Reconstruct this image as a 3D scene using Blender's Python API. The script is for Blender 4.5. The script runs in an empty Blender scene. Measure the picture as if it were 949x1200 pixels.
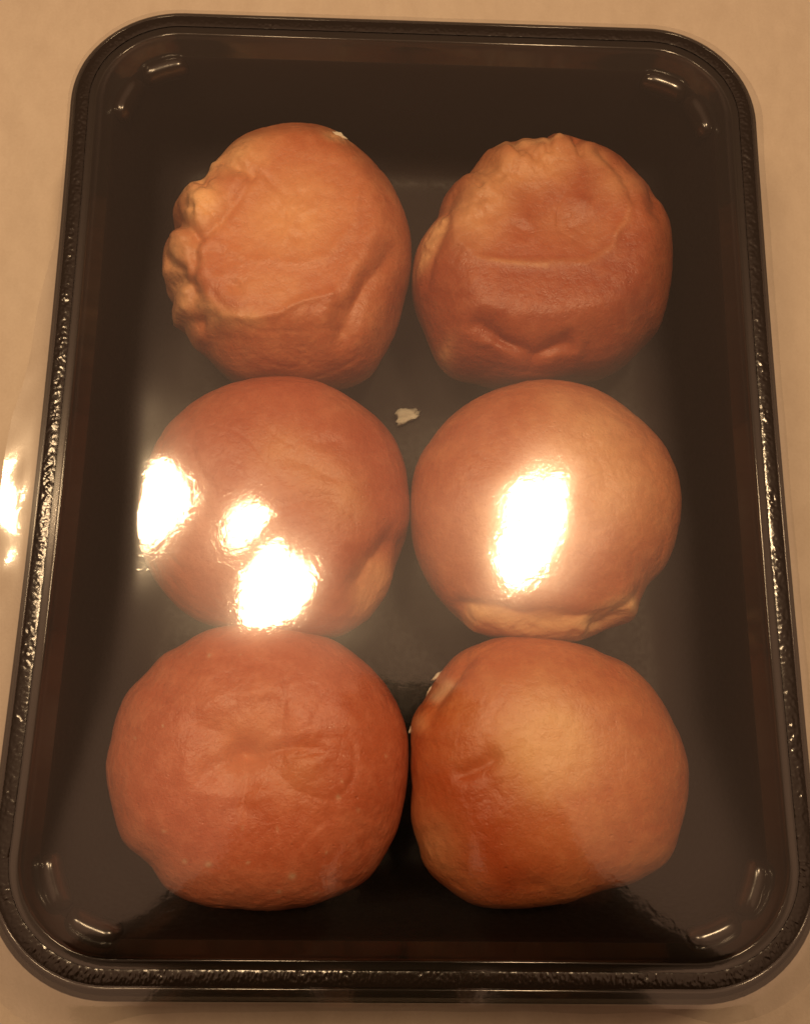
import bpy, bmesh, math, random
import numpy as np
from mathutils import Vector, Matrix

random.seed(7)
rng = np.random.default_rng(7)
scene = bpy.context.scene
col = scene.collection

# ------------------------------------------------------------------ camera, world, lamps, exposure
Z0 = 0.058                                    # height of the tray's sealing flange above the table
cam_d = bpy.data.cameras.new('camera')
cam = bpy.data.objects.new('camera', cam_d)
col.objects.link(cam)
cam.location = (-0.00905, -0.08262, 0.26852 + Z0)
cam.rotation_euler = (0.230787, -0.029155, 0.012778)
cam_d.sensor_fit = 'VERTICAL'
cam_d.sensor_height = 36.0
cam_d.lens = 32.4
cam_d.clip_start = 0.005
cam_d.clip_end = 100
scene.camera = cam

world = bpy.data.worlds.new('World')          # dim warm lamp light filling the room
scene.world = world
world.use_nodes = True
bg = world.node_tree.nodes['Background']
wnt = world.node_tree                         # pale ceiling overhead, dimmer walls around, the same on every side
w_tc = wnt.nodes.new('ShaderNodeTexCoord')
w_sep = wnt.nodes.new('ShaderNodeSeparateXYZ')
w_ramp = wnt.nodes.new('ShaderNodeValToRGB')
wnt.links.new(w_tc.outputs['Generated'], w_sep.inputs[0])
wnt.links.new(w_sep.outputs[2], w_ramp.inputs[0])
el = w_ramp.color_ramp.elements
el[0].position, el[0].color = 0.0, (0.36, 0.36 * 0.53, 0.36 * 0.29, 1)
el[1].position, el[1].color = 0.97, (1.0, 0.55, 0.32, 1)
e2 = el.new(0.72); e2.color = (0.40, 0.40 * 0.54, 0.40 * 0.30, 1)
w_ramp.color_ramp.interpolation = 'EASE'
wnt.links.new(w_ramp.outputs[0], bg.inputs[0])
bg.inputs[1].default_value = 0.46

def lamp(name, loc, sx, sy, rz, radiance):
    d = bpy.data.lights.new(name, 'AREA')
    d.shape = 'ELLIPSE'
    d.size, d.size_y = sx, sy
    d.energy = radiance * math.pi * (math.pi * sx * sy / 4)
    d.color = (1.0, 0.67, 0.36)
    o = bpy.data.objects.new(name, d)
    col.objects.link(o)
    o.location = (loc[0], loc[1], loc[2] + Z0)
    o.rotation_euler = (0, 0, rz)
    return o

RAD = 53.0
lamp('hanging_lamp', (-0.2560, 0.1241, 0.60), 0.112, 0.076, 0.35, RAD * 0.95)
lamp('hanging_lamp', (-0.1360, 0.1030, 0.60), 0.031, 0.054, -0.6, RAD)
lamp('hanging_lamp', (-0.1028, 0.0310, 0.60), 0.067, 0.080, 0.15, RAD)
lamp('hanging_lamp', (0.1279, 0.1068, 0.60), 0.050, 0.112, -0.38, RAD * 1.9)

vs = scene.view_settings
vs.view_transform = 'Standard'
vs.look = 'None'
vs.exposure = 0.0
vs.gamma = 1.0
scene.cycles.use_denoising = True
scene.cycles.use_adaptive_sampling = True
scene.cycles.adaptive_threshold = 0.02
scene.cycles.max_bounces = 5
scene.cycles.diffuse_bounces = 2
scene.cycles.glossy_bounces = 3
scene.cycles.transparent_max_bounces = 12
scene.cycles.sample_clamp_indirect = 6.0

# ------------------------------------------------------------------ helpers
def tag(o, label=None, cat=None, group=None, kind=None):
    if label: o['label'] = label
    if cat: o['category'] = cat
    if group: o['group'] = group
    if kind: o['kind'] = kind
    return o

def mesh_obj(name, verts, faces, mat=None, parent=None, smooth=True):
    me = bpy.data.meshes.new(name)
    me.from_pydata([tuple(v) for v in verts], [], [tuple(f) for f in faces])
    me.update()
    if smooth:
        me.polygons.foreach_set('use_smooth', [True] * len(me.polygons))
    o = bpy.data.objects.new(name, me)
    col.objects.link(o)
    if mat: me.materials.append(mat)
    if parent: o.parent = parent
    return o

def grid_faces(nu, nv, closed_u):
    """rows nv, columns nu; index = row*nu + col"""
    f = []
    for j in range(nv - 1):
        for i in range(nu if closed_u else nu - 1):
            a = j * nu + i; b = j * nu + (i + 1) % nu
            f.append((a, b, b + nu, a + nu))
    return f

def new_mat(name):
    m = bpy.data.materials.new(name)
    m.use_nodes = True
    nt = m.node_tree
    for n in list(nt.nodes): nt.nodes.remove(n)
    out = nt.nodes.new('ShaderNodeOutputMaterial')
    return m, nt, out

def N(nt, typ, **kw):
    n = nt.nodes.new(typ)
    for k, v in kw.items():
        if k in n.inputs.keys(): n.inputs[k].default_value = v
        else: setattr(n, k, v)
    return n

def L(nt, a, b): nt.links.new(a, b)

def noise(nt, scale, detail=3, rough=0.55, vec=None, dist=0.0):
    n = N(nt, 'ShaderNodeTexNoise')
    n.inputs['Scale'].default_value = scale
    n.inputs['Detail'].default_value = detail
    n.inputs['Roughness'].default_value = rough
    n.inputs['Distortion'].default_value = dist
    if vec: L(nt, vec, n.inputs['Vector'])
    return n

def ramp(nt, fac, stops):
    r = N(nt, 'ShaderNodeValToRGB')
    e = r.color_ramp.elements
    while len(e) < len(stops): e.new(0.5)
    for el, (p, c) in zip(e, stops):
        el.position = p
        el.color = c if len(c) == 4 else (*c, 1)
    L(nt, fac, r.inputs[0])
    return r

def mixc(nt, fac, a, b, blend='MIX'):
    m = N(nt, 'ShaderNodeMix', data_type='RGBA', blend_type=blend)
    for sock, v in ((m.inputs[0], fac), (m.inputs[6], a), (m.inputs[7], b)):
        if isinstance(v, (int, float)): sock.default_value = v
        elif isinstance(v, tuple): sock.default_value = v if len(v) == 4 else (*v, 1)
        else: L(nt, v, sock)
    return m.outputs[2]

def math_n(nt, op, a, b=None, clamp=False):
    m = N(nt, 'ShaderNodeMath', operation=op, use_clamp=clamp)
    for i, v in enumerate((a, b)):
        if v is None: continue
        if isinstance(v, (int, float)): m.inputs[i].default_value = v
        else: L(nt, v, m.inputs[i])
    return m.outputs[0]

# ------------------------------------------------------------------ materials
def mat_table():
    m, nt, out = new_mat('beige_laminate')
    tc = N(nt, 'ShaderNodeTexCoord')
    mp = N(nt, 'ShaderNodeMapping'); mp.inputs['Scale'].default_value = (1.0, 0.55, 1)
    mp.inputs['Rotation'].default_value = (0, 0, 0.35)
    L(nt, tc.outputs['Object'], mp.inputs[0])
    n1 = noise(nt, 14, 5, 0.6, mp.outputs[0], 1.2)
    n2 = noise(nt, 120, 4, 0.65, mp.outputs[0])
    n3 = noise(nt, 900, 2, 0.5, tc.outputs['Object'])
    r1 = ramp(nt, n1.outputs[0], [(0.3, (0.61, 0.51, 0.415)), (0.55, (0.64, 0.545, 0.455)), (0.75, (0.69, 0.60, 0.505))])
    c = mixc(nt, 0.22, r1.outputs[0], ramp(nt, n2.outputs[0], [(0.35, (0.50, 0.41, 0.33)), (0.65, (0.71, 0.61, 0.51))]).outputs[0])
    c = mixc(nt, 0.12, c, n3.outputs[0], 'SOFT_LIGHT')
    p = N(nt, 'ShaderNodeBsdfPrincipled', Roughness=0.5)
    p.inputs['Specular IOR Level'].default_value = 0.3
    L(nt, c, p.inputs['Base Color'])
    b = N(nt, 'ShaderNodeBump', Strength=0.25, Distance=0.0003)
    L(nt, n3.outputs[0], b.inputs['Height']); L(nt, b.outputs[0], p.inputs['Normal'])
    L(nt, p.outputs[0], out.inputs[0])
    return m

def mat_plastic(name, base, rough, bump=0.0, scale=300, spec=0.5):
    m, nt, out = new_mat(name)
    tc = N(nt, 'ShaderNodeTexCoord')
    n1 = noise(nt, 60, 4, 0.6, tc.outputs['Object'])
    n2 = noise(nt, scale, 3, 0.6, tc.outputs['Object'])
    p = N(nt, 'ShaderNodeBsdfPrincipled')
    p.inputs['Specular IOR Level'].default_value = spec
    c = mixc(nt, n1.outputs[0], tuple(x * 0.8 for x in base), tuple(x * 1.25 for x in base))
    L(nt, c, p.inputs['Base Color'])
    L(nt, ramp(nt, n2.outputs[0], [(0.3, (rough * 0.8,) * 3), (0.7, (rough * 1.25,) * 3)]).outputs[0], p.inputs['Roughness'])
    if bump:
        b = N(nt, 'ShaderNodeBump', Strength=1.0, Distance=bump)
        L(nt, n2.outputs[0], b.inputs['Height']); L(nt, b.outputs[0], p.inputs['Normal'])
    L(nt, p.outputs[0], out.inputs[0])
    return m

def mat_film():
    m, nt, out = new_mat('clear_film')
    tc = N(nt, 'ShaderNodeTexCoord')
    # fine orange-peel of the stretched film and sparse scuffs
    n1 = noise(nt, 900, 1, 0.5, tc.outputs['Object'])
    n2 = noise(nt, 130, 2, 0.6, tc.outputs['Object'], 0.5)
    v = N(nt, 'ShaderNodeTexVoronoi'); v.inputs['Scale'].default_value = 620
    L(nt, tc.outputs['Object'], v.inputs['Vector'])
    pit = ramp(nt, v.outputs['Distance'], [(0.10, (1, 1, 1)), (0.22, (0, 0, 0))])
    mp = N(nt, 'ShaderNodeMapping'); mp.inputs['Rotation'].default_value = (0, 0, 0.25); mp.inputs['Scale'].default_value = (60, 620, 1)
    L(nt, tc.outputs['Object'], mp.inputs[0])
    n3 = noise(nt, 1.0, 1, 0.5, mp.outputs[0], 0.6)            # pull lines of the stretched film
    pull = math_n(nt, 'MULTIPLY', n3.outputs[0], ramp(nt, n2.outputs[0], [(0.5, (0, 0, 0)), (0.72, (1, 1, 1))]).outputs[0])
    h = math_n(nt, 'ADD', math_n(nt, 'MULTIPLY', n1.outputs[0], 0.55), math_n(nt, 'MULTIPLY', n2.outputs[0], 1.6))
    h = math_n(nt, 'ADD', h, math_n(nt, 'MULTIPLY', pit.outputs[0], 0.18))
    h = math_n(nt, 'ADD', h, math_n(nt, 'MULTIPLY', pull, 1.2))
    bp = N(nt, 'ShaderNodeBump', Strength=1.0, Distance=0.000010); L(nt, h, bp.inputs['Height'])
    gA = N(nt, 'ShaderNodeBsdfGlossy', Roughness=0.06); L(nt, bp.outputs[0], gA.inputs['Normal'])
    gB = N(nt, 'ShaderNodeBsdfGlossy', Roughness=0.17)
    mg = N(nt, 'ShaderNodeMixShader'); mg.inputs[0].default_value = 0.24
    L(nt, gA.outputs[0], mg.inputs[1]); L(nt, gB.outputs[0], mg.inputs[2])
    fr = N(nt, 'ShaderNodeFresnel', IOR=1.55)
    fac = math_n(nt, 'MULTIPLY', fr.outputs[0], 3.5, True)     # both faces of the sheet reflect
    tr = N(nt, 'ShaderNodeBsdfTransparent'); tr.inputs[0].default_value = (0.98, 0.98, 0.975, 1)
    mx = N(nt, 'ShaderNodeMixShader')
    L(nt, fac, mx.inputs[0]); L(nt, tr.outputs[0], mx.inputs[1]); L(nt, mg.outputs[0], mx.inputs[2])
    L(nt, mx.outputs[0], out.inputs[0])
    return m

def mat_bun(name, base, deep, seed, gloss=0.35):
    m, nt, out = new_mat(name)
    tc = N(nt, 'ShaderNodeTexCoord')
    mp = N(nt, 'ShaderNodeMapping'); mp.inputs['Location'].default_value = (seed * 1.7, seed * 0.9, seed)
    L(nt, tc.outputs['Object'], mp.inputs[0])
    V = mp.outputs[0]
    n1 = noise(nt, 38, 5, 0.62, V, 0.8)
    n2 = noise(nt, 190, 4, 0.6, V)
    n3 = noise(nt, 1500, 2, 0.6, V)
    c = mixc(nt, ramp(nt, n1.outputs[0], [(0.30, (0, 0, 0)), (0.66, (1, 1, 1))]).outputs[0], base, deep)
    c = mixc(nt, ramp(nt, n2.outputs[0], [(0.46, (0, 0, 0)), (0.74, (0.36, 0.36, 0.36))]).outputs[0], c, tuple(min(1, x * f) for x, f in zip(base, (1.2, 1.5, 1.7))))
    n4 = noise(nt, 520, 4, 0.7, V, 0.4)
    c = mixc(nt, ramp(nt, n4.outputs[0], [(0.36, (0.24, 0.24, 0.24)), (0.52, (0, 0, 0))]).outputs[0], c, tuple(x * f for x, f in zip(deep, (0.8, 0.62, 0.5))))
    vo = N(nt, 'ShaderNodeTexVoronoi'); vo.inputs['Scale'].default_value = 300; L(nt, V, vo.inputs['Vector'])
    pore = ramp(nt, vo.outputs['Distance'], [(0.05, (1, 1, 1)), (0.16, (0, 0, 0))]).outputs[0]
    pore = math_n(nt, 'MULTIPLY', pore, ramp(nt, n1.outputs[0], [(0.45, (0, 0, 0)), (0.6, (1, 1, 1))]).outputs[0])
    at = N(nt, 'ShaderNodeAttribute', attribute_name='bake')
    sep = N(nt, 'ShaderNodeSeparateColor'); L(nt, at.outputs['Color'], sep.inputs[0])
    pal = math_n(nt, 'MULTIPLY', sep.outputs[0], math_n(nt, 'ADD', 0.62, math_n(nt, 'MULTIPLY', n2.outputs[0], 0.7)), True)
    c = mixc(nt, pal, c, (0.90, 0.56, 0.29))
    c = mixc(nt, sep.outputs[1], c, tuple(x * y for x, y in zip(deep, (0.8, 0.5, 0.35))))
    c = mixc(nt, sep.outputs[2], c, (0.82, 0.62, 0.42))
    p = N(nt, 'ShaderNodeBsdfPrincipled')
    L(nt, c, p.inputs['Base Color'])
    L(nt, ramp(nt, n2.outputs[0], [(0.3, (gloss * 0.8,) * 3), (0.7, (gloss * 1.3,) * 3)]).outputs[0], p.inputs['Roughness'])
    p.inputs['Specular IOR Level'].default_value = 0.5
    h = math_n(nt, 'ADD', math_n(nt, 'MULTIPLY', n2.outputs[0], 1.0), math_n(nt, 'MULTIPLY', n3.outputs[0], 0.2))
    h = math_n(nt, 'ADD', h, math_n(nt, 'MULTIPLY', n4.outputs[0], 0.5))
    h = math_n(nt, 'SUBTRACT', h, math_n(nt, 'MULTIPLY', pore, 0.25))
    b = N(nt, 'ShaderNodeBump', Strength=0.8, Distance=0.0006)
    L(nt, h, b.inputs['Height']); L(nt, b.outputs[0], p.inputs['Normal'])
    L(nt, p.outputs[0], out.inputs[0])
    return m

def mat_simple(name, base, rough, scale=80, var=0.2):
    m, nt, out = new_mat(name)
    tc = N(nt, 'ShaderNodeTexCoord')
    n1 = noise(nt, scale, 4, 0.6, tc.outputs['Object'])
    p = N(nt, 'ShaderNodeBsdfPrincipled', Roughness=rough)
    L(nt, mixc(nt, n1.outputs[0], tuple(x * (1 - var) for x in base), tuple(min(1, x * (1 + var)) for x in base)), p.inputs['Base Color'])
    L(nt, p.outputs[0], out.inputs[0])
    return m

M_TABLE = mat_table()
M_TRAY = mat_plastic('black_tray_plastic', (0.011, 0.006, 0.004), 0.5, 0.00001, 500, 0.22)
M_LUG = mat_plastic('black_lug_plastic', (0.012, 0.0065, 0.004), 0.17, 0, 300, 1.0)
M_RIM = mat_plastic('black_rim_plastic', (0.016, 0.012, 0.009), 0.11, 0.00001, 700, 0.8)
M_SEAL = mat_plastic('bubbly_seal', (0.012, 0.008, 0.006), 0.16, 0.00003, 1600, 0.9)
M_FILM = mat_film()
M_CRUMB = mat_simple('bread_crumb', (0.90, 0.80, 0.66), 0.8, 300, 0.25)

# ------------------------------------------------------------------ table
def build_table():
    x0, x1, y0, y1, t = -0.75, 0.75, -0.42, 0.85, 0.03
    bm = bmesh.new()
    bmesh.ops.create_cube(bm, size=1)
    for v in bm.verts:
        v.co = Vector(((x0 + x1) / 2 + v.co.x * (x1 - x0), (y0 + y1) / 2 + v.co.y * (y1 - y0), -t / 2 + v.co.z * t))
    bmesh.ops.bevel(bm, geom=bm.edges[:], offset=0.003, segments=3, affect='EDGES')
    me = bpy.data.meshes.new('table_top'); bm.to_mesh(me); bm.free()
    o = bpy.data.objects.new('table_top', me); col.objects.link(o)
    me.materials.append(M_TABLE)
    tag(o, 'beige mottled laminate table top under the black tray', kind='structure')
    o['category'] = 'table'
build_table()

# ------------------------------------------------------------------ tray
W, H, RC = 0.230, 0.308, 0.036
NC, NS = 18, 30                                # segments per corner arc and per straight side

def rect_loop(s, n_side=NS, n_corner=NC):
    """rounded-rectangle loop inset by s, with the long sides pulled in a little as on the real tray"""
    hx, hy, r = W / 2 - s, H / 2 - s, max(RC - s, 0.004)
    pts = []
    cs = [(hx - r, hy - r, 0), (-(hx - r), hy - r, 90), (-(hx - r), -(hy - r), 180), (hx - r, -(hy - r), 270)]
    for k, (cx, cy, a0) in enumerate(cs):
        for i in range(n_corner):
            a = math.radians(a0 + 90 * i / n_corner)
            pts.append((cx + r * math.cos(a), cy + r * math.sin(a)))
        a = math.radians(a0 + 90)
        pA = (cx + r * math.cos(a), cy + r * math.sin(a))
        nx, ny, _ = cs[(k + 1) % 4]
        b0 = math.radians(a0 + 90)
        pB = (nx + r * math.cos(b0), ny + r * math.sin(b0))
        for i in range(n_side):
            t = i / n_side
            pts.append((pA[0] * (1 - t) + pB[0] * t, pA[1] * (1 - t) + pB[1] * t))
    out = []
    for x, y in pts:
        q = max(0.0, 1 - (y / (H / 2 - 0.02)) ** 2)
        y += 0.0020 * min(1, max(0, s / 0.0023)) * min(1, max(0, (-y - (H / 2 - 0.060)) / 0.040))
        x -= math.copysign(1, x) * (0.0022 if x < 0 else 0.0012) * q * min(1, abs(x) / (W / 2 - 0.03)) ** 3
        out.append((x, y))
    return out

def loft(name, prof, mat, parent, cap=None):
    """prof: (inset, z) from outside inwards; z relative to the flange"""
    n = len(rect_loop(0))
    verts = []
    for s, z in prof:
        verts += [(x, y, Z0 + z) for x, y in rect_loop(s)]
    faces = grid_faces(n, len(prof), True)
    if cap:
        last = (len(prof) - 1) * n
        faces.append(tuple(last + i for i in range(n)))
    return mesh_obj(name, verts, faces, mat, parent)

def bez(pts, n):
    """smooth a profile by Chaikin subdivision, ends kept"""
    for _ in range(n):
        q = [pts[0]]
        for a, b in zip(pts, pts[1:]):
            q.append((a[0] * .75 + b[0] * .25, a[1] * .75 + b[1] * .25))
            q.append((a[0] * .25 + b[0] * .75, a[1] * .25 + b[1] * .75))
        q.append(pts[-1]); pts = q
    return pts

tray = bpy.data.objects.new('food_tray', None); col.objects.link(tray)
tag(tray, 'black plastic food tray sealed with clear shiny film on the beige table', 'tray')

mm = 0.001
rim_prof = [(1.2, -4.6), (0.5, -5.0), (-0.2, -4.6), (-0.1, -1.6), (0.1, -0.3), (0.9, 0.2), (1.6, 0.5), (2.0, 0.5), (2.2, 0.1), (2.4, -0.1),
            (4.5, -0.1), (7.6, -0.1), (8.5, 0.0), (9.0, -0.4), (9.4, -1.6), (10.2, -3.2), (11.2, -5.0), (12.2, -6.6)]
rim = loft('rim', [(s * mm, z * mm) for s, z in bez(rim_prof, 2)], M_RIM, tray)
wall_prof = [(12.2, -6.6), (12.7, -7.4), (13.4, -9.5), (15.0, -16), (17.0, -26), (18.6, -34), (20.5, -46), (22.5, -52), (27, -55.4), (34, -56.2), (44, -56.3)]
basin = loft('basin', [(s * mm, z * mm) for s, z in bez(wall_prof, 2)], M_TRAY, tray, cap=True)
sd = basin.modifiers.new('thickness', 'SOLIDIFY'); sd.thickness = 0.0007; sd.offset = -1

# heat seal: the crinkled band where film and flange are welded
def build_seal():
    hi = [rect_loop(s * mm, 620, 190) for s in np.linspace(2.3, 6.3, 13)]
    n = len(hi[0])
    verts = []
    # periodic bumpy field along the loop
    base = rng.normal(size=(13, n))
    k = np.array([0.25, 0.5, 0.25])
    f = base.copy()
    f = f * 0.6 + 0.4 * (np.roll(f, 1, 1) + np.roll(f, -1, 1)) / 2
    f[1:-1] = (f[:-2] + 2 * f[1:-1] + f[2:]) / 4
    low = rng.normal(size=n)
    kern = np.exp(-np.linspace(-2.5, 2.5, 61) ** 2); kern /= kern.sum()
    low = np.convolve(np.r_[low[-30:], low, low[:30]], kern, 'valid') * 5
    amp = np.clip(0.85 + low * 0.35, 0.5, 1.3)
    for j, lp in enumerate(hi):
        edge = math.sin(math.pi * j / 12) ** 0.7
        for i, (x, y) in enumerate(lp):
            verts.append((x, y, Z0 + 0.00072 + 0.00020 * edge + 0.00013 * edge * amp[i] * f[j, i]))
    return mesh_obj('heat_seal', verts, grid_faces(n, 13, True), M_SEAL, tray)
build_seal()

# stacking lugs: two raised curved ribs on the wall in every corner
def build_lug(corner, deg):
    sx, sy = [(1, 1), (-1, 1), (-1, -1), (1, -1)][corner]
    r = RC - 0.0152
    cx, cy = sx * (W / 2 - RC), sy * (H / 2 - RC)
    a = math.radians(deg) + corner * math.pi / 2
    mx, my = cx + r * math.cos(a), cy + r * math.sin(a)
    tx, ty = -math.sin(a), math.cos(a)
    nseg, nr, hl = 24, 14, 0.0082
    verts = []
    for i in range(nseg + 1):
        t = 2 * i / nseg - 1
        u = math.sin(t * math.pi / 2)
        tap = max(0.0, 1 - abs(u) ** 5) ** 0.5
        rad = 0.0002 + 0.0035 * tap
        bow = -0.0009 * u * u
        for j in range(nr):
            b = 2 * math.pi * j / nr
            o_ = bow + rad * math.cos(b)
            verts.append((mx + tx * hl * u + math.cos(a) * o_, my + ty * hl * u + math.sin(a) * o_, Z0 - 0.0088 + 1.15 * rad * math.sin(b)))
    f = grid_faces(nr, nseg + 1, True)
    f.append(tuple(range(nr))); f.append(tuple(nseg * nr + j for j in range(nr)))
    mesh_obj('stacking_lug', verts, f, M_LUG, tray)
for c in range(4):
    build_lug(c, 21)
    build_lug(c, 69)

# film: taut from the flange up over the bun tops, trimmed a little outside the tray
def smooth_noise(shape, cell, amp, seed):
    r = np.random.default_rng(seed)
    gy, gx = shape[0] // cell + 3, shape[1] // cell + 3
    g = r.normal(size=(gy, gx))
    y = np.arange(shape[0]) / cell; x = np.arange(shape[1]) / cell
    y0 = y.astype(int); x0 = x.astype(int); fy = y - y0; fx = x - x0
    fy = fy * fy * (3 - 2 * fy); fx = fx * fx * (3 - 2 * fx)
    a = g[y0][:, x0] * (1 - fx) + g[y0][:, x0 + 1] * fx
    b = g[y0 + 1][:, x0] * (1 - fx) + g[y0 + 1][:, x0 + 1] * fx
    return amp * (a * (1 - fy)[:, None] + b * fy[:, None])

def wave2(x, y, scale, seed, n=10):
    r = np.random.default_rng(seed)
    o = np.zeros(x.shape)
    for _ in range(n):
        a = r.uniform(0, 6.283); k = scale * r.uniform(0.6, 1.5)
        o += np.sin(k * (x * math.cos(a) + y * math.sin(a)) + r.uniform(0, 6.283))
    return o / n ** 0.5

def film_sdf(X, Y, ins):                # positive inside the rounded rectangle
    hx, hy, r = W / 2 - ins, H / 2 - ins, RC - ins
    q = np.clip(1 - (Y / (H / 2 - 0.02)) ** 2, 0, 1)
    Xp = X + np.sign(X) * np.where(X < 0, 0.0022, 0.0012) * q * np.clip(np.abs(X) / (W / 2 - 0.03), 0, 1) ** 3
    dx, dy = np.abs(Xp) - (hx - r), np.abs(Y) - (hy - r)
    return -(np.hypot(np.maximum(dx, 0), np.maximum(dy, 0)) + np.minimum(np.maximum(dx, dy), 0) - r)

def film_height(X, Y):
    """height of the stretched film above the flange"""
    d = np.maximum(film_sdf(X, Y, 0.0085), 0)
    a = d / (0.0225 * (1 + 0.10 * wave2(X, Y, 60, 17)) * np.where(X < 0, 1.0, 1.25))
    b = np.maximum(H / 2 - 0.0085 - np.abs(Y), 0) / (np.where(Y > 0, 0.046, 0.070) * (1 + 0.10 * wave2(X, Y, 45, 18)))
    k = 8.0
    t = -np.log(np.exp(-k * a) + np.exp(-k * b) + np.exp(-k)) / k + math.log(2) / k
    t = np.clip(t, 0, None) * np.clip(d / 0.003, 0, 1)
    z = 0.00055 + 0.0060 * t
    wav = 0.00016 * wave2(X, Y, 70, 3) + 0.00003 * wave2(X, Y, 230, 5)
    return z + np.clip(t * 1.4, 0, 1) * wav

def build_film():
    base = np.array(rect_loop(0.0, 110, 50))
    far = np.array(rect_loop(-0.010, 110, 50))
    n = len(base)
    bx, by = base[:, 0] / (W / 2), base[:, 1] / (H / 2)
    # trimmed flush at the back, standing out at the left and at the front corners
    left = np.clip(-bx * 1.0, 0, 1) ** 4 * np.clip((0.45 - by) / 0.4, 0, 1)
    front = np.clip(-by, 0, 1) ** 6
    corner = np.clip((np.abs(bx) - 0.6) / 0.25, 0, 1) * np.clip((-by - 0.7) / 0.2, 0, 1)
    ov = 0.04 + 0.85 * left + 0.12 * front + 0.45 * corner + 0.12 * np.clip(bx, 0, 1) ** 6
    ov *= 1 + 0.12 * wave2(base[:, 0], base[:, 1], 160, 4)
    rows = []
    for q in np.linspace(1, 0, 9)[:-1]:
        rows.append(base + (far - base) * (ov * q)[:, None])
    for lam in np.r_[np.linspace(1, 0.62, 110), np.linspace(0.615, 0.01, 60)]:
        rows.append(base * lam)
    P = np.array(rows)
    X, Y = P[..., 0], P[..., 1]
    z = film_height(X, Y)
    outd = np.maximum(-film_sdf(X, Y, 0.0) - 0.0008, 0)
    z = z + np.where(X < 0, np.where(Y > -0.12, 0.04, -0.06), -0.14) * outd + np.clip(outd / 0.004, 0, 1) * 0.00009 * wave2(X, Y, 330, 9)
    V = np.stack([X, Y, z + Z0], -1).reshape(-1, 3)
    f = grid_faces(n, len(rows), True)
    last = (len(rows) - 1) * n
    f.append(tuple(last + i for i in range(n)))
    o = mesh_obj('film_lid', V.tolist(), f, M_FILM, tray)
    o['label'] = 'clear glossy plastic film sealed over the tray'
    return o
build_film()

# ------------------------------------------------------------------ buns
BUNS = {
    'TL': dict(c=(-0.04087, 0.07276), cu=0.034, r=[40.99, 41.28, 41.53, 41.84, 41.91, 42.81, 43.12, 44.36, 45.15, 46.86, 48.36, 48.01, 47.47, 46.85, 46.38, 46.31, 44.75, 42.96, 40.46, 38.99, 39.12, 43.15, 43.02, 37.73, 42.83, 43.54, 42.03, 41.73, 44.78, 43.55, 43.07, 44.56, 45.49, 46.11, 44.86, 44.59, 43.86, 44.71, 45.54, 46.42, 47.2, 47.24, 44.64, 43.24, 42.02, 40.81, 40.39, 40.6]),
    'TR': dict(c=(0.04487, 0.07321), cu=0.033, r=[44.38, 44.63, 45.17, 44.98, 43.95, 44.28, 44.11, 45.68, 45.83, 45.59, 44.68, 46.87, 45.52, 41.42, 43.53, 45.82, 42.83, 40.56, 39.49, 42.12, 41.15, 39.13, 40.84, 43.63, 44.79, 45.99, 46.64, 46.36, 46.76, 48.34, 49.98, 49.08, 45.34, 45.08, 43.32, 41.79, 41.08, 39.53, 40.36, 41.29, 43.16, 43.62, 43.85, 43.35, 45.34, 44.61, 44.17, 44.35]),
    'ML': dict(c=(-0.04275, -0.01386), cu=0.0265, r=[42.62, 42.66, 43.32, 43.88, 44.52, 44.51, 43.95, 43.71, 43.61, 43.51, 43.46, 43.39, 43.27, 43.08, 43.07, 43.37, 43.54, 43.85, 43.56, 44.27, 44.49, 43.96, 43.43, 43.27, 43.38, 43.57, 43.63, 44.01, 44.11, 44.56, 44.68, 44.59, 43.66, 42.1, 41.4, 41.88, 42.28, 42.39, 43.13, 44.17, 45.51, 45.82, 45.86, 45.4, 43.65, 42.46, 42.7, 42.71]),
    'MR': dict(c=(0.04324, -0.0128), cu=0.0275, r=[43.89, 44.36, 44.74, 44.39, 44.32, 43.94, 43.48, 43.56, 43.69, 43.81, 43.75, 43.62, 43.45, 43.26, 43.03, 42.85, 42.82, 42.73, 42.79, 42.98, 42.67, 43.76, 43.85, 43.51, 43.17, 43.26, 43.36, 43.61, 43.56, 44.03, 44.02, 44.6, 45.29, 44.81, 43.52, 42.6, 42.66, 42.85, 43.05, 43.24, 43.26, 44.66, 41.54, 40.59, 42.37, 43.29, 43.17, 43.33]),
    'BL': dict(c=(-0.04387, -0.0934), cu=0.027, r=[44.75, 44.85, 45.16, 44.86, 44.51, 44.08, 43.74, 43.45, 43.17, 42.43, 41.75, 41.27, 41.75, 42.33, 42.32, 43.68, 43.65, 43.1, 44.72, 43.76, 45.76, 46.09, 45.88, 45.33, 46.16, 45.59, 44.85, 44.43, 45.05, 42.78, 41.1, 43.59, 43.48, 42.91, 42.21, 41.58, 41.64, 41.81, 41.72, 43.07, 43.5, 44.98, 46.11, 45.78, 45.54, 45.25, 44.87, 44.9]),
    'BR': dict(c=(0.04127, -0.09402), cu=0.0275, r=[43.34, 43.18, 42.89, 42.2, 42.05, 41.77, 41.82, 41.76, 39.94, 40.23, 39.83, 39.78, 39.77, 40.71, 41.83, 42.56, 42.73, 43.34, 42.2, 41.65, 40.52, 42.27, 40.87, 40.21, 40.11, 39.48, 40.93, 42.91, 43.12, 45.63, 45.33, 44.99, 44.65, 42.85, 40.89, 39.75, 38.36, 37.94, 37.55, 37.3, 38.51, 40.82, 41.33, 44.22, 44.17, 43.43, 43.45, 43.45]),
}
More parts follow.
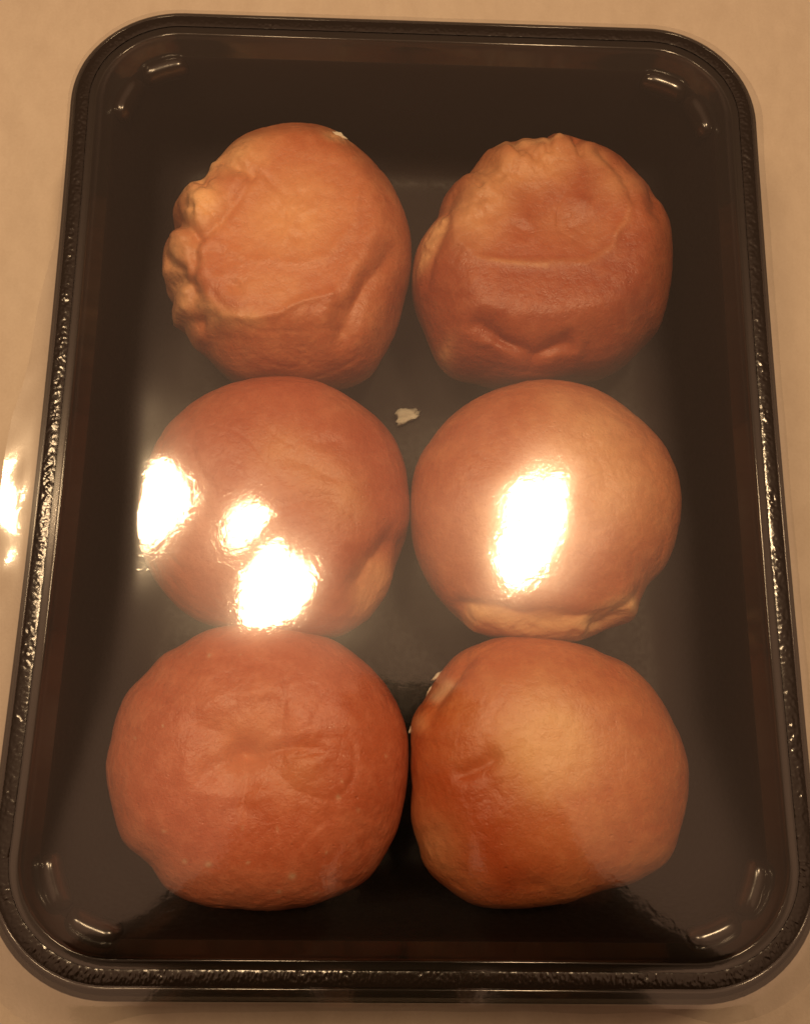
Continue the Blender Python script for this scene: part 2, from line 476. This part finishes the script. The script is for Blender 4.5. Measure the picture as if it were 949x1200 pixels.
FEAT = {
    'TL': [
        ('g', [(-10.8, 16.7), (-19.9, 0.7), (-26.2, -6.0)], 1.5, 0.9),
        ('g', [(-7.3, 16.5), (0.3, 9.1)], 1.3, 0.45),
        ('g', [(31.7, -7.3), (24.9, -24.1), (18.4, -33.2)], 3.2, 2.2),
        ('r', [(-29.4, -18.3), (-18.4, -30.6), (-8.6, -32.1), (-1.1, -30.3), (6.6, -26.3), (15.4, -23.6)], 1.6, 0.8),
        ('r', [(-19.1, -7.7), (-11.5, -12.7), (2.2, -13.9), (13.8, -11.2), (21.4, 1.1), (22.5, 12.0)], 2.0, 0.5),
        ('g', [(-14.7, -21.8), (-13.7, -22.0)], 2.2, 0.7),
        ('g', [(3.4, -5.2), (5.2, -5.8)], 2.0, 0.45),
        ('g', [(4.8, 5.8), (5.2, 5.2)], 0.8, 0.5),
        ('b', [(-26.6, 6.1)], 7, 2.6),
        ('b', [(-16.4, 12.8)], 4.5, 1.6),
        ('b', [(-34.7, -8.6)], 6, 2),
        ('b', [(-32.8, -24.7)], 6, 2),
        ('g', [(-37.5, 7.3), (-28.7, -4.0)], 2.6, 2.2),
        ('g', [(-35.8, -16.7), (-28.5, -22.3)], 2.4, 2.4),
        ('g', [(-28.3, -6.0), (-28.0, -14.9), (-29.5, -19.9)], 1.4, 1.2),
        ('g', [(-20.8, 22.3), (-13.0, 16.6)], 2, 1),
        ('g', [(-25.4, -35.0), (-13.9, -36.2)], 3, 0.8),
        ('b', [(-31.4, 15.3)], 3.5, 1.5),
        ('b', [(-23.3, 22.5)], 3.2, 1.3),
        ('b', [(-38.7, -11.1)], 3, 1.3),
        ('b', [(-29.3, -30.4)], 3.5, 1.1),
        ('b', [(-32.8, -3.4)], 3, 1.2),
        ('g', [(-28.0, 14.9), (-25.4, 11.3)], 1.4, 1.2),
        ('g', [(-33.1, 8.2), (-29.5, 4.7)], 1.3, 1.2),
        ('g', [(-37.8, -8.7), (-31.9, -14.9)], 1.3, 1.2),
        ('g', [(-34.7, -26.1), (-26.0, -29.9)], 1.3, 1.2),
        ('p', [(-31.8, 14.8), (-22.8, 23.6)], 4, 0.7),
        ('p', [(-36.2, -14.6), (-32.0, -24.1)], 4, 0.6),
        ('p', [(-26.6, 6.1)], 8, 1),
        ('p', [(-15.8, 23.4)], 10, 0.7),
        ('p', [(-34.0, -9.1)], 7, 0.6),
        ('p', [(-28.8, -23.4), (-20.0, -30.8), (-8.0, -32.2)], 2.5, 0.5),
        ('p', [(-34.0, -24.7)], 6, 0.5),
        ('p', [(0.8, 2.9)], 17, 0.65),
        ('p', [(-8.7, -21.6), (2.0, -23.0)], 7, 0.3),
        ('p', [(14.3, 35.4)], 4, 0.7),
    ],
    'TR': [
        ('r', [(-34.0, 15.1), (-31.4, -3.9), (-24.4, -10.4), (-14.7, -12.3), (-2.9, -12.4), (9.3, -11.9), (17.8, -5.8), (22.4, 3.5), (23.4, 15.2)], 1.6, 0.55),
        ('g', [(-25.0, -29.8), (-16.2, -34.6), (-6.8, -38.3), (4.4, -35.5)], 2.0, 1.8),
        ('r', [(-19.7, -35.5), (-7.1, -40.2), (6.6, -37.2)], 2.5, 0.8),
        ('g', [(-12.3, 1.1), (-11.0, -0.2)], 2.5, 0.7),
        ('b', [(8.0, 9.9)], 3, 0.7),
        ('b', [(-10.6, 3.6)], 3, 0.5),
        ('g', [(-5.1, 13.3), (1.1, 2.7), (7.5, 2.0)], 6, 0.6),
        ('b', [(-15.4, 28.9)], 6, 2.2),
        ('b', [(1.2, 33.5)], 6, 1.8),
        ('g', [(-21.9, 23.4), (-18.7, 19.3)], 2.5, 1.6),
        ('g', [(-9.2, 30.0), (-7.3, 27.1)], 2.2, 1.2),
        ('g', [(16.2, 29.3), (22.6, 20.4), (24.6, 11.5)], 2.0, 0.8),
        ('g', [(33.5, 18.6), (32.8, 8.2)], 2.5, 1.0),
        ('g', [(-39.9, -13.7), (-36.8, -1.9), (-32.5, 15.2)], 1.8, 0.8),
        ('b', [(-21.2, 30.3)], 3, 1.5),
        ('b', [(-7.6, 36.0)], 3.2, 1.2),
        ('b', [(12.8, 31.7)], 3, 1.1),
        ('b', [(-29.5, 20.7)], 3.5, 1.2),
        ('g', [(-12.2, 35.5), (-11.5, 27.1)], 1.3, 1.2),
        ('g', [(-0.7, 41.6), (-1.5, 28.7)], 1.3, 1.2),
        ('g', [(8.0, 34.8), (9.0, 27.6)], 1.3, 1.1),
        ('g', [(-27.2, 21.2), (-24.2, 16.3)], 1.3, 1.1),
        ('p', [(-15.1, 32.4), (1.2, 34.9)], 3.5, 0.6),
        ('p', [(-41.6, -5.1), (-37.4, 4.6)], 4, 0.9),
        ('p', [(-2.3, 26.0), (-18.7, 19.3), (-26.2, 3.7)], 10, 0.6),
        ('p', [(-0.1, 3.9), (10.9, -0.2)], 9, 0.2),
        ('p', [(19.6, 17.7)], 9, 0.35),
        ('p', [(-34.1, 10.4), (-31.4, -3.3), (-24.6, -9.9), (-14.8, -12.0), (-2.9, -12.4), (9.1, -11.2), (17.8, -5.8), (22.4, 3.5), (23.6, 14.8)], 1.5, 0.2),
        ('p', [(-20.9, -11.1), (-14.0, -12.1), (-3.5, -13.1)], 1.0, 0.4),
        ('p', [(-13.1, 28.0), (0.5, 30.0), (14.6, 26.3)], 6, 0.4),
        ('p', [(-34.6, -35.8)], 3, 0.6),
    ],
    'ML': [
        ('g', [(39.8, -11.4), (31.8, -19.1), (28.6, -27.6)], 4.5, 2.0),
        ('g', [(5.9, 9.8), (11.6, 7.8), (18.4, 4.2)], 2.2, 0.4),
        ('g', [(13.9, 14.9), (18.4, 16.5)], 2, 0.35),
        ('g', [(-9.4, -7.0), (3.9, -4.6), (19.1, -2.3)], 2.2, 0.35),
        ('g', [(-21.7, 3.4), (-15.8, -12.4)], 4, 0.4),
        ('p', [(35.5, -23.0), (31.7, -31.7)], 6, 0.65),
        ('p', [(3.4, 11.7), (8.6, 7.8), (21.6, -1.1)], 9, 0.4),
        ('p', [(22.8, 31.4)], 8, 0.1),
    ],
    'MR': [
        ('g', [(-28.2, -32.4), (-15.0, -35.2), (-0.7, -37.3), (17.1, -36.7), (25.6, -29.4)], 2.2, 1.3),
        ('g', [(14.0, -38.5), (22.3, -35.7)], 2, 1.2),
        ('g', [(-3.1, -3.7), (3.6, -10.0), (9.5, -12.1)], 3, 0.5),
        ('b', [(-21.5, -37.3)], 4, 1),
        ('b', [(23.5, -32.4)], 5, 1.5),
        ('p', [(-24.0, -35.5), (-11.8, -38.6), (8.5, -39.9), (23.5, -32.4)], 3.5, 1),
        ('p', [(16.3, 4.4), (10.3, 15.3)], 16, 0.65),
        ('p', [(2.0, 28.0)], 8, 0.4),
        ('p', [(-8.5, -6.7)], 13, 0.4),
    ],
    'BL': [
        ('g', [(-15.6, 11.3), (-7.9, 7.6), (-2.2, 4.3)], 3.3, 0.71),
        ('g', [(-4.1, 4.2), (1.3, 3.4), (8.4, 4.1), (16.8, 5.5)], 2.5, 0.92),
        ('g', [(-2.7, 3.9), (-0.8, -2.6), (-1.0, -10.9)], 3.1, 0.71),
        ('g', [(1.2, 5.3), (5.1, 10.8), (5.9, 16.2)], 3.6, 0.51),
        ('g', [(-2.3, 4.2), (-11.1, -1.6)], 3.4, 0.51),
        ('g', [(1.2, 3.5), (9.6, -3.7)], 3.4, 0.41),
        ('g', [(-0.1, 3.6)], 13, 1.5),
        ('r', [(-18.6, -1.6), (-17.0, 11.1), (-8.2, 19.3), (5.2, 19.3), (14.7, 12.3), (17.8, 4.4), (11.3, -3.7), (1.8, -9.3), (-11.0, -7.1)], 4, 0.7),
        ('p', [(-0.3, 6.4)], 15, 0.3),
        ('p', [(11.7, -1.4)], 8, 0.3),
        ('p', [(-20.7, 31.9)], 0.3, 0.9),
        ('p', [(-14.5, 31.2)], 0.54, 0.9),
        ('p', [(-5.5, 31.3)], 0.3, 0.9),
        ('p', [(11.8, -29.1)], 0.78, 0.9),
        ('p', [(12.3, -29.0)], 0.6, 0.9),
        ('p', [(24.5, -8.0)], 0.66, 0.9),
        ('p', [(30.0, -11.5)], 0.36, 0.9),
        ('p', [(-17.3, -25.6)], 0.54, 0.9),
        ('p', [(-10.5, -26.1)], 0.78, 0.9),
        ('p', [(-0.0, -25.4)], 0.42, 0.9),
        ('p', [(-23.3, -17.5)], 0.42, 0.9),
        ('p', [(8.4, -33.6)], 0.48, 0.9),
        ('p', [(18.4, -34.5)], 0.42, 0.9),
        ('p', [(-1.4, -16.3)], 0.36, 0.9),
        ('p', [(37.4, 3.3)], 0.3, 0.9),
        ('p', [(21.5, -23.1)], 0.3, 0.9),
        ('p', [(25.4, -3.6)], 0.3, 0.9),
        ('p', [(-34.0, 7.2)], 0.3, 0.9),
        ('p', [(-25.8, 11.0)], 0.3, 0.9),
        ('p', [(8.0, -16.4)], 0.42, 0.9),
    ],
    'BR': [
        ('g', [(-24.9, -0.4), (-17.9, 3.8)], 2.5, 0.9),
        ('g', [(-12.1, -33.3), (-4.9, -30.8)], 4, 0.45),
        ('g', [(-35.1, 13.5), (-30.3, 22.9), (-24.0, 31.8)], 2.0, 0.8),
        ('g', [(-21.9, 0.8), (-19.6, -6.0)], 4, 0.5),
        ('b', [(-36.8, 12.7)], 5, 1),
        ('g', [(22.4, -16.8), (33.9, -12.3)], 9, 0.5),
        ('p', [(-1.6, 8.5)], 15, 1.25),
        ('p', [(11.8, 6.0)], 13, 0.35),
        ('p', [(-29.6, 24.9), (-33.6, 21.0)], 2, 1),
        ('p', [(-38.7, 12.6)], 3, 0.6),
        ('p', [(-34.9, -19.3)], 9, 0.45),
        ('p', [(8.7, -12.4)], 14, 0.3),
        ('d', [(-28.6, -4.0), (-21.9, -17.1), (-12.1, -28.5)], 12, 0.6),
        ('d', [(-32.9, 7.6)], 8, 0.4),
        ('p', [(-17.8, 24.5), (-2.1, 24.5)], 5, 0.25),
    ],
}

E1, E2, ZC, CLIP = 0.80, 0.90, -0.0225, 0.0045

def seg_dist(P, pts):
    P = P[..., :2]
    pts = np.array(pts, float)
    if len(pts) == 1:
        return np.hypot(P[..., 0] - pts[0, 0], P[..., 1] - pts[0, 1])
    best = None
    for a, b in zip(pts[:-1], pts[1:]):
        ab = b - a
        t = np.clip(((P - a) @ ab) / max(ab @ ab, 1e-9), 0, 1)
        q = a + t[..., None] * ab
        dd = np.hypot(P[..., 0] - q[..., 0], P[..., 1] - q[..., 1])
        best = dd if best is None else np.minimum(best, dd)
    return best

def vnoise3(P, scale, seed):
    """cheap smooth 3-D noise: a sum of random waves"""
    r = np.random.default_rng(seed)
    o = np.zeros(P.shape[:-1])
    for _ in range(14):
        k = r.normal(size=3); k /= np.linalg.norm(k)
        o += np.sin(P @ (k * scale * r.uniform(0.6, 1.6)) + r.uniform(0, 6.28))
    return o / 14 ** 0.5

def lump_mesh(name, size, seed, squash):
    bm = bmesh.new()
    bmesh.ops.create_icosphere(bm, subdivisions=3, radius=1)
    r = random.Random(seed)
    ks = [(Vector((r.gauss(0, 1), r.gauss(0, 1), r.gauss(0, 1))) * r.choice((1.6, 3.5, 7)), r.uniform(0, 6)) for _ in range(10)]
    for v in bm.verts:
        f = 1 + sum(math.sin(v.co.dot(k) + p_) for k, p_ in ks) * 0.12
        v.co = Vector((v.co.x * squash[0], v.co.y * squash[1], v.co.z * squash[2])) * f * size
    me = bpy.data.meshes.new(name); bm.to_mesh(me); bm.free()
    for p_ in me.polygons: p_.use_smooth = True
    o = bpy.data.objects.new(name, me); col.objects.link(o)
    me.materials.append(M_CRUMB)
    return o

# loose bits of crust: x, y in mm from the bun's middle, size in mm, stretch, turn
FLAKES = {
    'TL': [(15.8, 36.5, 1.2, (1.7, 0.6, 0.35), -0.5)],
    'BR': [(-34.0, 28.5, 1.15, (1.9, 0.6, 0.3), 0.65), (-37.0, 24.0, 0.9, (0.4, 1.9, 0.3), -0.5), (-40.5, 11.5, 0.8, (0.5, 1.4, 0.4), -0.3)],
}

def build_bun(key, label, mat, lump=0.35, seed=0, wrinkle=1.0, rag=1.0):
    b = BUNS[key]
    nt_, nph = 300, 170
    th = np.linspace(0, 2 * np.pi, nt_, endpoint=False)
    ph = np.linspace(-np.pi / 2, np.pi / 2, nph)
    rv = np.array(b['r']) * mm
    tk = np.linspace(0, 2 * np.pi, len(rv), endpoint=False)
    # smooth periodic interpolation of the plan outline
    d = np.zeros(nt_)
    rr_lin = np.interp(th, np.r_[tk, 2 * np.pi], np.r_[rv, rv[0]])
    kern = np.exp(-np.linspace(-2, 2, 17) ** 2); kern /= kern.sum()
    rad = np.convolve(np.r_[rr_lin[-8:], rr_lin, rr_lin[:8]], kern, 'valid')
    rr = rad[None, :] * (np.cos(ph) ** E1)[:, None]
    # lobes fade towards the top of the dome
    mean = rad.mean()
    fade = np.clip(np.sin(ph), 0, 1)[:, None] ** 1.5
    rr = rr * (1 - fade * 0.7) + fade * 0.7 * (mean * (np.cos(ph) ** E1)[:, None] * (0.5 + 0.5 * rad[None, :] / mean))
    s = np.sin(ph)
    z = np.where(s > 0, b['cu'], 0.0334) * np.sign(s) * np.abs(s) ** E2
    Z = np.repeat(z[:, None], nt_, 1) + ZC
    kk = 0.0009 if b['cu'] > 0.03 else 0.0028
    Z = CLIP - np.log1p(np.exp(-(Z - CLIP) / kk)) * kk
    P = np.stack([rr * np.cos(th), rr * np.sin(th), Z], -1) / mm          # mm, local
    c = np.array([0, 0, (ZC + 0.0) / mm])
    Nn = P - c
    Nn = Nn / np.array([45, 45, 26]) ** 2
    Nn /= np.linalg.norm(Nn, axis=-1, keepdims=True) + 1e-9
    up = np.clip((P[..., 2] - c[2] + 6) / 8, 0, 1)
    disp = lump * (vnoise3(P, 0.10, seed) * 1.3 + vnoise3(P, 0.28, seed + 1) * 0.45) + 0.05 * vnoise3(P, 0.9, seed + 2) + 0.035 * vnoise3(P, 2.0, seed + 3)
    top = np.clip((P[..., 2] + 3) / 6, 0, 1)                               # near the film the surface is pressed flat
    disp *= (1 - 0.55 * top)
    pale = np.zeros(P.shape[:-1]); dark = np.zeros_like(pale); white = np.zeros_like(pale)
    rid = np.maximum(0, 0.30 - np.abs(vnoise3(P, 0.22, seed + 20))) / 0.30
    rid2 = np.maximum(0, 0.30 - np.abs(vnoise3(P, 0.5, seed + 21))) / 0.30
    msk = np.clip(vnoise3(P, 0.09, seed + 22) * 0.9 + 0.25, 0, 1)
    disp -= wrinkle * msk * (0.30 * rid ** 2 + 0.16 * rid2 ** 2) * up                # fine skin folds
    wob = np.stack([vnoise3(P, 0.35, seed + 5), vnoise3(P, 0.35, seed + 6)], -1)
    for kind, pts, w, amp in FEAT[key]:
        if kind in 'gr': amp *= 1.35
        dd = seg_dist(P[..., :2] + wob * min(0.8, w * 0.3), pts)
        g = np.exp(-(dd / w) ** 2) * up
        cusp = np.exp(-np.sqrt(dd * dd + 0.09) / (0.62 * w)) * (0.75 + 0.35 * wob[..., 0]) * up
        if kind == 'g':
            disp -= amp * (0.55 * g + 0.65 * cusp) if len(pts) > 1 else amp * g
            disp += 0.15 * amp * np.exp(-((dd - 2.0 * w) / (1.1 * w)) ** 2) * up if len(pts) > 1 else 0
        elif kind == 'r': disp += amp * (0.45 * g + 0.55 * cusp)
        elif kind == 'b': disp += amp * g
        elif kind == 'p':
            if amp >= 0.9 and w < 3: white = np.maximum(white, 0.7 * amp * g)
            else: pale = np.maximum(pale, amp * g)
        elif kind == 'd': dark = np.maximum(dark, amp * g)
    # the lower flanks, where the dough touched its neighbours, baked paler
    fl = np.clip((-24 - P[..., 2] + 4 * vnoise3(P, 0.12, seed + 9)) / 8, 0, 1)
    pale = np.maximum(pale, 0.75 * fl)
    torn = np.clip((pale - 0.35) / 0.4, 0, 1) * np.clip((P[..., 2] + 30) / 6, 0, 1)
    disp += torn * (0.42 * vnoise3(P, 0.9, seed + 30) + 0.16 * vnoise3(P, 2.2, seed + 31)) * rag
    P = P + Nn * disp[..., None]
    lid = film_height(P[..., 0] * mm + b['c'][0], P[..., 1] * mm + b['c'][1]) / mm - 0.45
    P[..., 2] = lid - np.logaddexp(0, -(P[..., 2] - lid) / 0.25) * 0.25      # the film holds the crust down
    P[..., 2] = np.maximum(P[..., 2], -55.6)
    P = P * mm
    P[..., 2] += Z0
    verts = P[1:-1].reshape(-1, 3).tolist()
    rows = nph - 2
    faces = grid_faces(nt_, rows, True)
    verts.append(P[0].mean(0).tolist()); verts.append(P[-1].mean(0).tolist())
    ib, it = len(verts) - 2, len(verts) - 1
    for i in range(nt_):
        j = (i + 1) % nt_
        faces.append((j, i, ib))
        faces.append(((rows - 1) * nt_ + i, (rows - 1) * nt_ + j, it))
    o = mesh_obj('bread_bun', verts, faces, mat)
    o.location = (b['c'][0], b['c'][1], 0)
    colr = np.ones((len(verts), 4), np.float32)
    for k, a in enumerate((pale, dark, white)):
        colr[:rows * nt_, k] = np.clip(a[1:-1].reshape(-1), 0, 1)
    colr[-1, :3] = colr[(rows - 1) * nt_:rows * nt_, :3].mean(0); colr[-2, :3] = (0.75, 0, 0)
    at = o.data.attributes.new('bake', 'FLOAT_COLOR', 'POINT')
    at.data.foreach_set('color', colr.ravel())
    for fx, fy, size, sq, rz in FLAKES.get(key, []):
        dd = np.hypot(P[..., 0] / mm - fx, P[..., 1] / mm - fy) + np.where(P[..., 2] > Z0 + ZC - 0.004, 0, 1e3)
        q = P.reshape(-1, 3)[dd.argmin()]
        fl_ = lump_mesh('crust_flake', size * mm, int(fx * 10 + fy * 7) & 1023, sq)
        fl_.parent = o; fl_.location = q.tolist(); fl_.rotation_euler = (0.2, 0.1, rz)
    tag(o, label, 'bun', 'six bread buns in the black tray')
    return o

build_bun('TL', 'wrinkled orange-brown bun with torn lumpy left edge, at the back left of the tray', mat_bun('crust_torn', (0.640, 0.245, 0.112), (0.520, 0.155, 0.064), 1), 0.45, 11, 1.5, 1.3)
build_bun('TR', 'bun with a flat round pressed top and a smile-shaped crease, at the back right', mat_bun('crust_pressed', (0.500, 0.145, 0.058), (0.390, 0.086, 0.030), 2), 0.4, 23, 1.4, 1.0)
build_bun('ML', 'reddish bun with scuffed top and pale torn tail, in the middle of the left column', mat_bun('crust_reddish', (0.580, 0.175, 0.085), (0.490, 0.115, 0.050), 3), 0.35, 37, 0.9, 0.35)
build_bun('MR', 'smooth round bun with pale ragged lower edge, in the middle of the right column', mat_bun('crust_smooth', (0.640, 0.225, 0.092), (0.520, 0.135, 0.050), 4), 0.25, 41, 0.5, 0.5)
build_bun('BL', 'large red-brown bun with a puckered star-shaped dimple on top, at the front left', mat_bun('crust_puckered', (0.720, 0.235, 0.120), (0.590, 0.150, 0.066), 5), 0.35, 53, 1.0, 0.3)
build_bun('BR', 'orange bun with pale yellow centre and white flakes on its left, front right', mat_bun('crust_golden', (0.710, 0.245, 0.085), (0.580, 0.140, 0.042), 6), 0.3, 67, 0.7, 0.2)

# ------------------------------------------------------------------ crumb
cr = lump_mesh('bread_crumb', 0.0034, 12, (1.35, 0.8, 0.4))
cr.rotation_euler = (0.1, 0.15, 0.5)
cr.location = (0.0005, 0.0300, Z0 - 0.0545)
tag(cr, 'white ragged bread crumb lying between the four upper buns', 'crumb')

# ------------------------------------------------------------------ the photographer, seen only as a dark reflection in the film
M_SKIN = mat_simple('skin', (0.24, 0.12, 0.075), 0.5)
M_CLOTH = mat_simple('dark_knit', (0.012, 0.010, 0.010), 0.9)
M_PHONE = mat_plastic('black_phone_glass', (0.006, 0.006, 0.007), 0.12)
M_HAIR = mat_simple('dark_hair', (0.012, 0.008, 0.006), 0.6)

def skin_mesh(name, chains, mat, parent=None, levels=2, root=0):
    """chains: lists of (x, y, z, radius); points given twice are shared"""
    verts, rads, edges, index = [], [], [], {}
    for ch in chains:
        prev = None
        for x, y, z, r in ch:
            key = (round(x, 4), round(y, 4), round(z, 4))
            if key not in index:
                index[key] = len(verts); verts.append((x, y, z)); rads.append(r)
            i = index[key]
            if prev is not None and prev != i: edges.append((prev, i))
            prev = i
    me = bpy.data.meshes.new(name)
    me.from_pydata(verts, edges, [])
    o = bpy.data.objects.new(name, me); col.objects.link(o)
    me.materials.append(mat)
    sk = o.modifiers.new('skin', 'SKIN'); sk.use_smooth_shade = True
    if not me.skin_vertices:
        bpy.context.view_layer.objects.active = o
    for sv, r in zip(me.skin_vertices[0].data, rads):
        sv.radius = (r, r)
    me.skin_vertices[0].data[root].use_root = True
    ss = o.modifiers.new('subdivide', 'SUBSURF'); ss.levels = levels; ss.render_levels = levels
    if parent: o.parent = parent
    return o

def build_person():
    root = bpy.data.objects.new('person', None); col.objects.link(root)
    root.location = (0, -0.62, -0.75)
    tag(root, 'person in a dark sweater leaning over the tray, mirrored darkly in the film', 'person')
    off = Vector((0, 0.62, 0.75))
    def sh(ch): return [(x + off.x, y + off.y, z + off.z, r) for x, y, z, r in ch]
    pel, chest, neck = (0, -0.62, 0.16), (0.01, -0.40, 0.44), (0.01, -0.33, 0.56)
    body = [[(*pel, .13), (0, -0.55, 0.31, .13), (*chest, .13), (*neck, .055), (0.01, -0.295, 0.605, .078), (0.01, -0.265, 0.65, .092), (0.01, -0.27, 0.71, .080)],
            [(0.01, -0.265, 0.65, .092), (0.01, -0.165, 0.625, .016)]]
    for s in (-1, 1):
        body.append([(*pel, .13), (s * .10, -0.62, 0.10, .10), (s * .11, -0.60, -0.28, .065), (s * .11, -0.63, -0.67, .04), (s * .12, -0.54, -0.72, .03)])
    hands = []
    for s, hx in ((-1, -0.040), (1, 0.054)):
        w = (hx + s * .030, -0.210, Z0 + 0.258)
        body.append([(*chest, .14), (.01 + s * .155, -0.355, 0.46, .055), (s * .20, -0.34, 0.28, .045), (*w, .030), (hx + s * .013, -0.165, Z0 + 0.262, .031), (hx + s * .008, -0.140, Z0 + 0.265, .022)])
        kn = (hx + s * .008, -0.140, Z0 + 0.265)
        for i, ln in enumerate((0.9, 1.0, 0.95, 0.75)):                 # four fingers round the back of the phone
            y = -0.118 - 0.019 * i
            body.append([(*kn, .022), (hx + s * .012, y, Z0 + 0.261, .0095), (hx - s * .002 * 1, y + .002, Z0 + 0.2535, .0088), (hx - s * .022 * ln, y + .003, Z0 + 0.2525, .0078)])
        body.append([(hx + s * .013, -0.165, Z0 + 0.262, .031), (hx + s * .004, -0.15, Z0 + 0.285, .011), (hx - s * .012, -0.125, Z0 + 0.289, .0095)])
    skin_mesh('body', [sh(c) for c in body], M_SKIN, root)
    sw = [[(0, -0.60, 0.20, .150), (0, -0.55, 0.31, .150), (*chest, .150), (0.01, -0.355, 0.525, .095)]]
    for s, hx in ((-1, -0.040), (1, 0.054)):
        sw.append([(*chest, .150), (.01 + s * .155, -0.355, 0.46, .068), (s * .20, -0.34, 0.28, .058), (hx + s * .034, -0.240, Z0 + 0.262, .052), (hx + s * .026, -0.200, Z0 + 0.260, .044)])
    skin_mesh('sweater', [sh(c) for c in sw], M_CLOTH, root)
    tr = [[(*pel, .150), (0, -0.60, 0.22, .142)]]
    for s in (-1, 1):
        tr.append([(*pel, .150), (s * .10, -0.62, 0.10, .112), (s * .11, -0.60, -0.28, .080), (s * .11, -0.625, -0.64, .060)])
    skin_mesh('trousers', [sh(c) for c in tr], M_CLOTH, root)
    skin_mesh('hair', [sh([(0.01, -0.30, 0.755, .075), (0.01, -0.35, 0.72, .080), (0.01, -0.375, 0.65, .06)])], M_HAIR, root)
    # phone, held in front of the face, its lens at the camera
    ph = bpy.data.objects.new('phone', None); col.objects.link(ph)
    ph.rotation_euler = cam.rotation_euler
    Rm = cam.rotation_euler.to_matrix()
    ph.location = cam.location + Rm @ Vector((0.014, -0.062, 0.0085))
    tag(ph, 'black phone held above the tray, mirrored darkly in the film', 'phone')
    def slab(name, w, h, t, z, mat, bev):
        bm = bmesh.new(); bmesh.ops.create_cube(bm, size=1)
        for v in bm.verts: v.co = Vector((v.co.x * w, v.co.y * h, v.co.z * t + z))
        ed = [e for e in bm.edges if abs(e.verts[0].co.z - e.verts[1].co.z) > t * .5]
        bmesh.ops.bevel(bm, geom=ed, offset=bev, segments=6, affect='EDGES')
        me = bpy.data.meshes.new(name); bm.to_mesh(me); bm.free()
        o = bpy.data.objects.new(name, me); col.objects.link(o); o.parent = ph
        me.materials.append(mat)
        return o
    slab('case', 0.076, 0.156, 0.008, 0, M_PHONE, 0.011)
    slab('screen', 0.070, 0.148, 0.0006, 0.0043, M_PHONE, 0.008)
build_person()
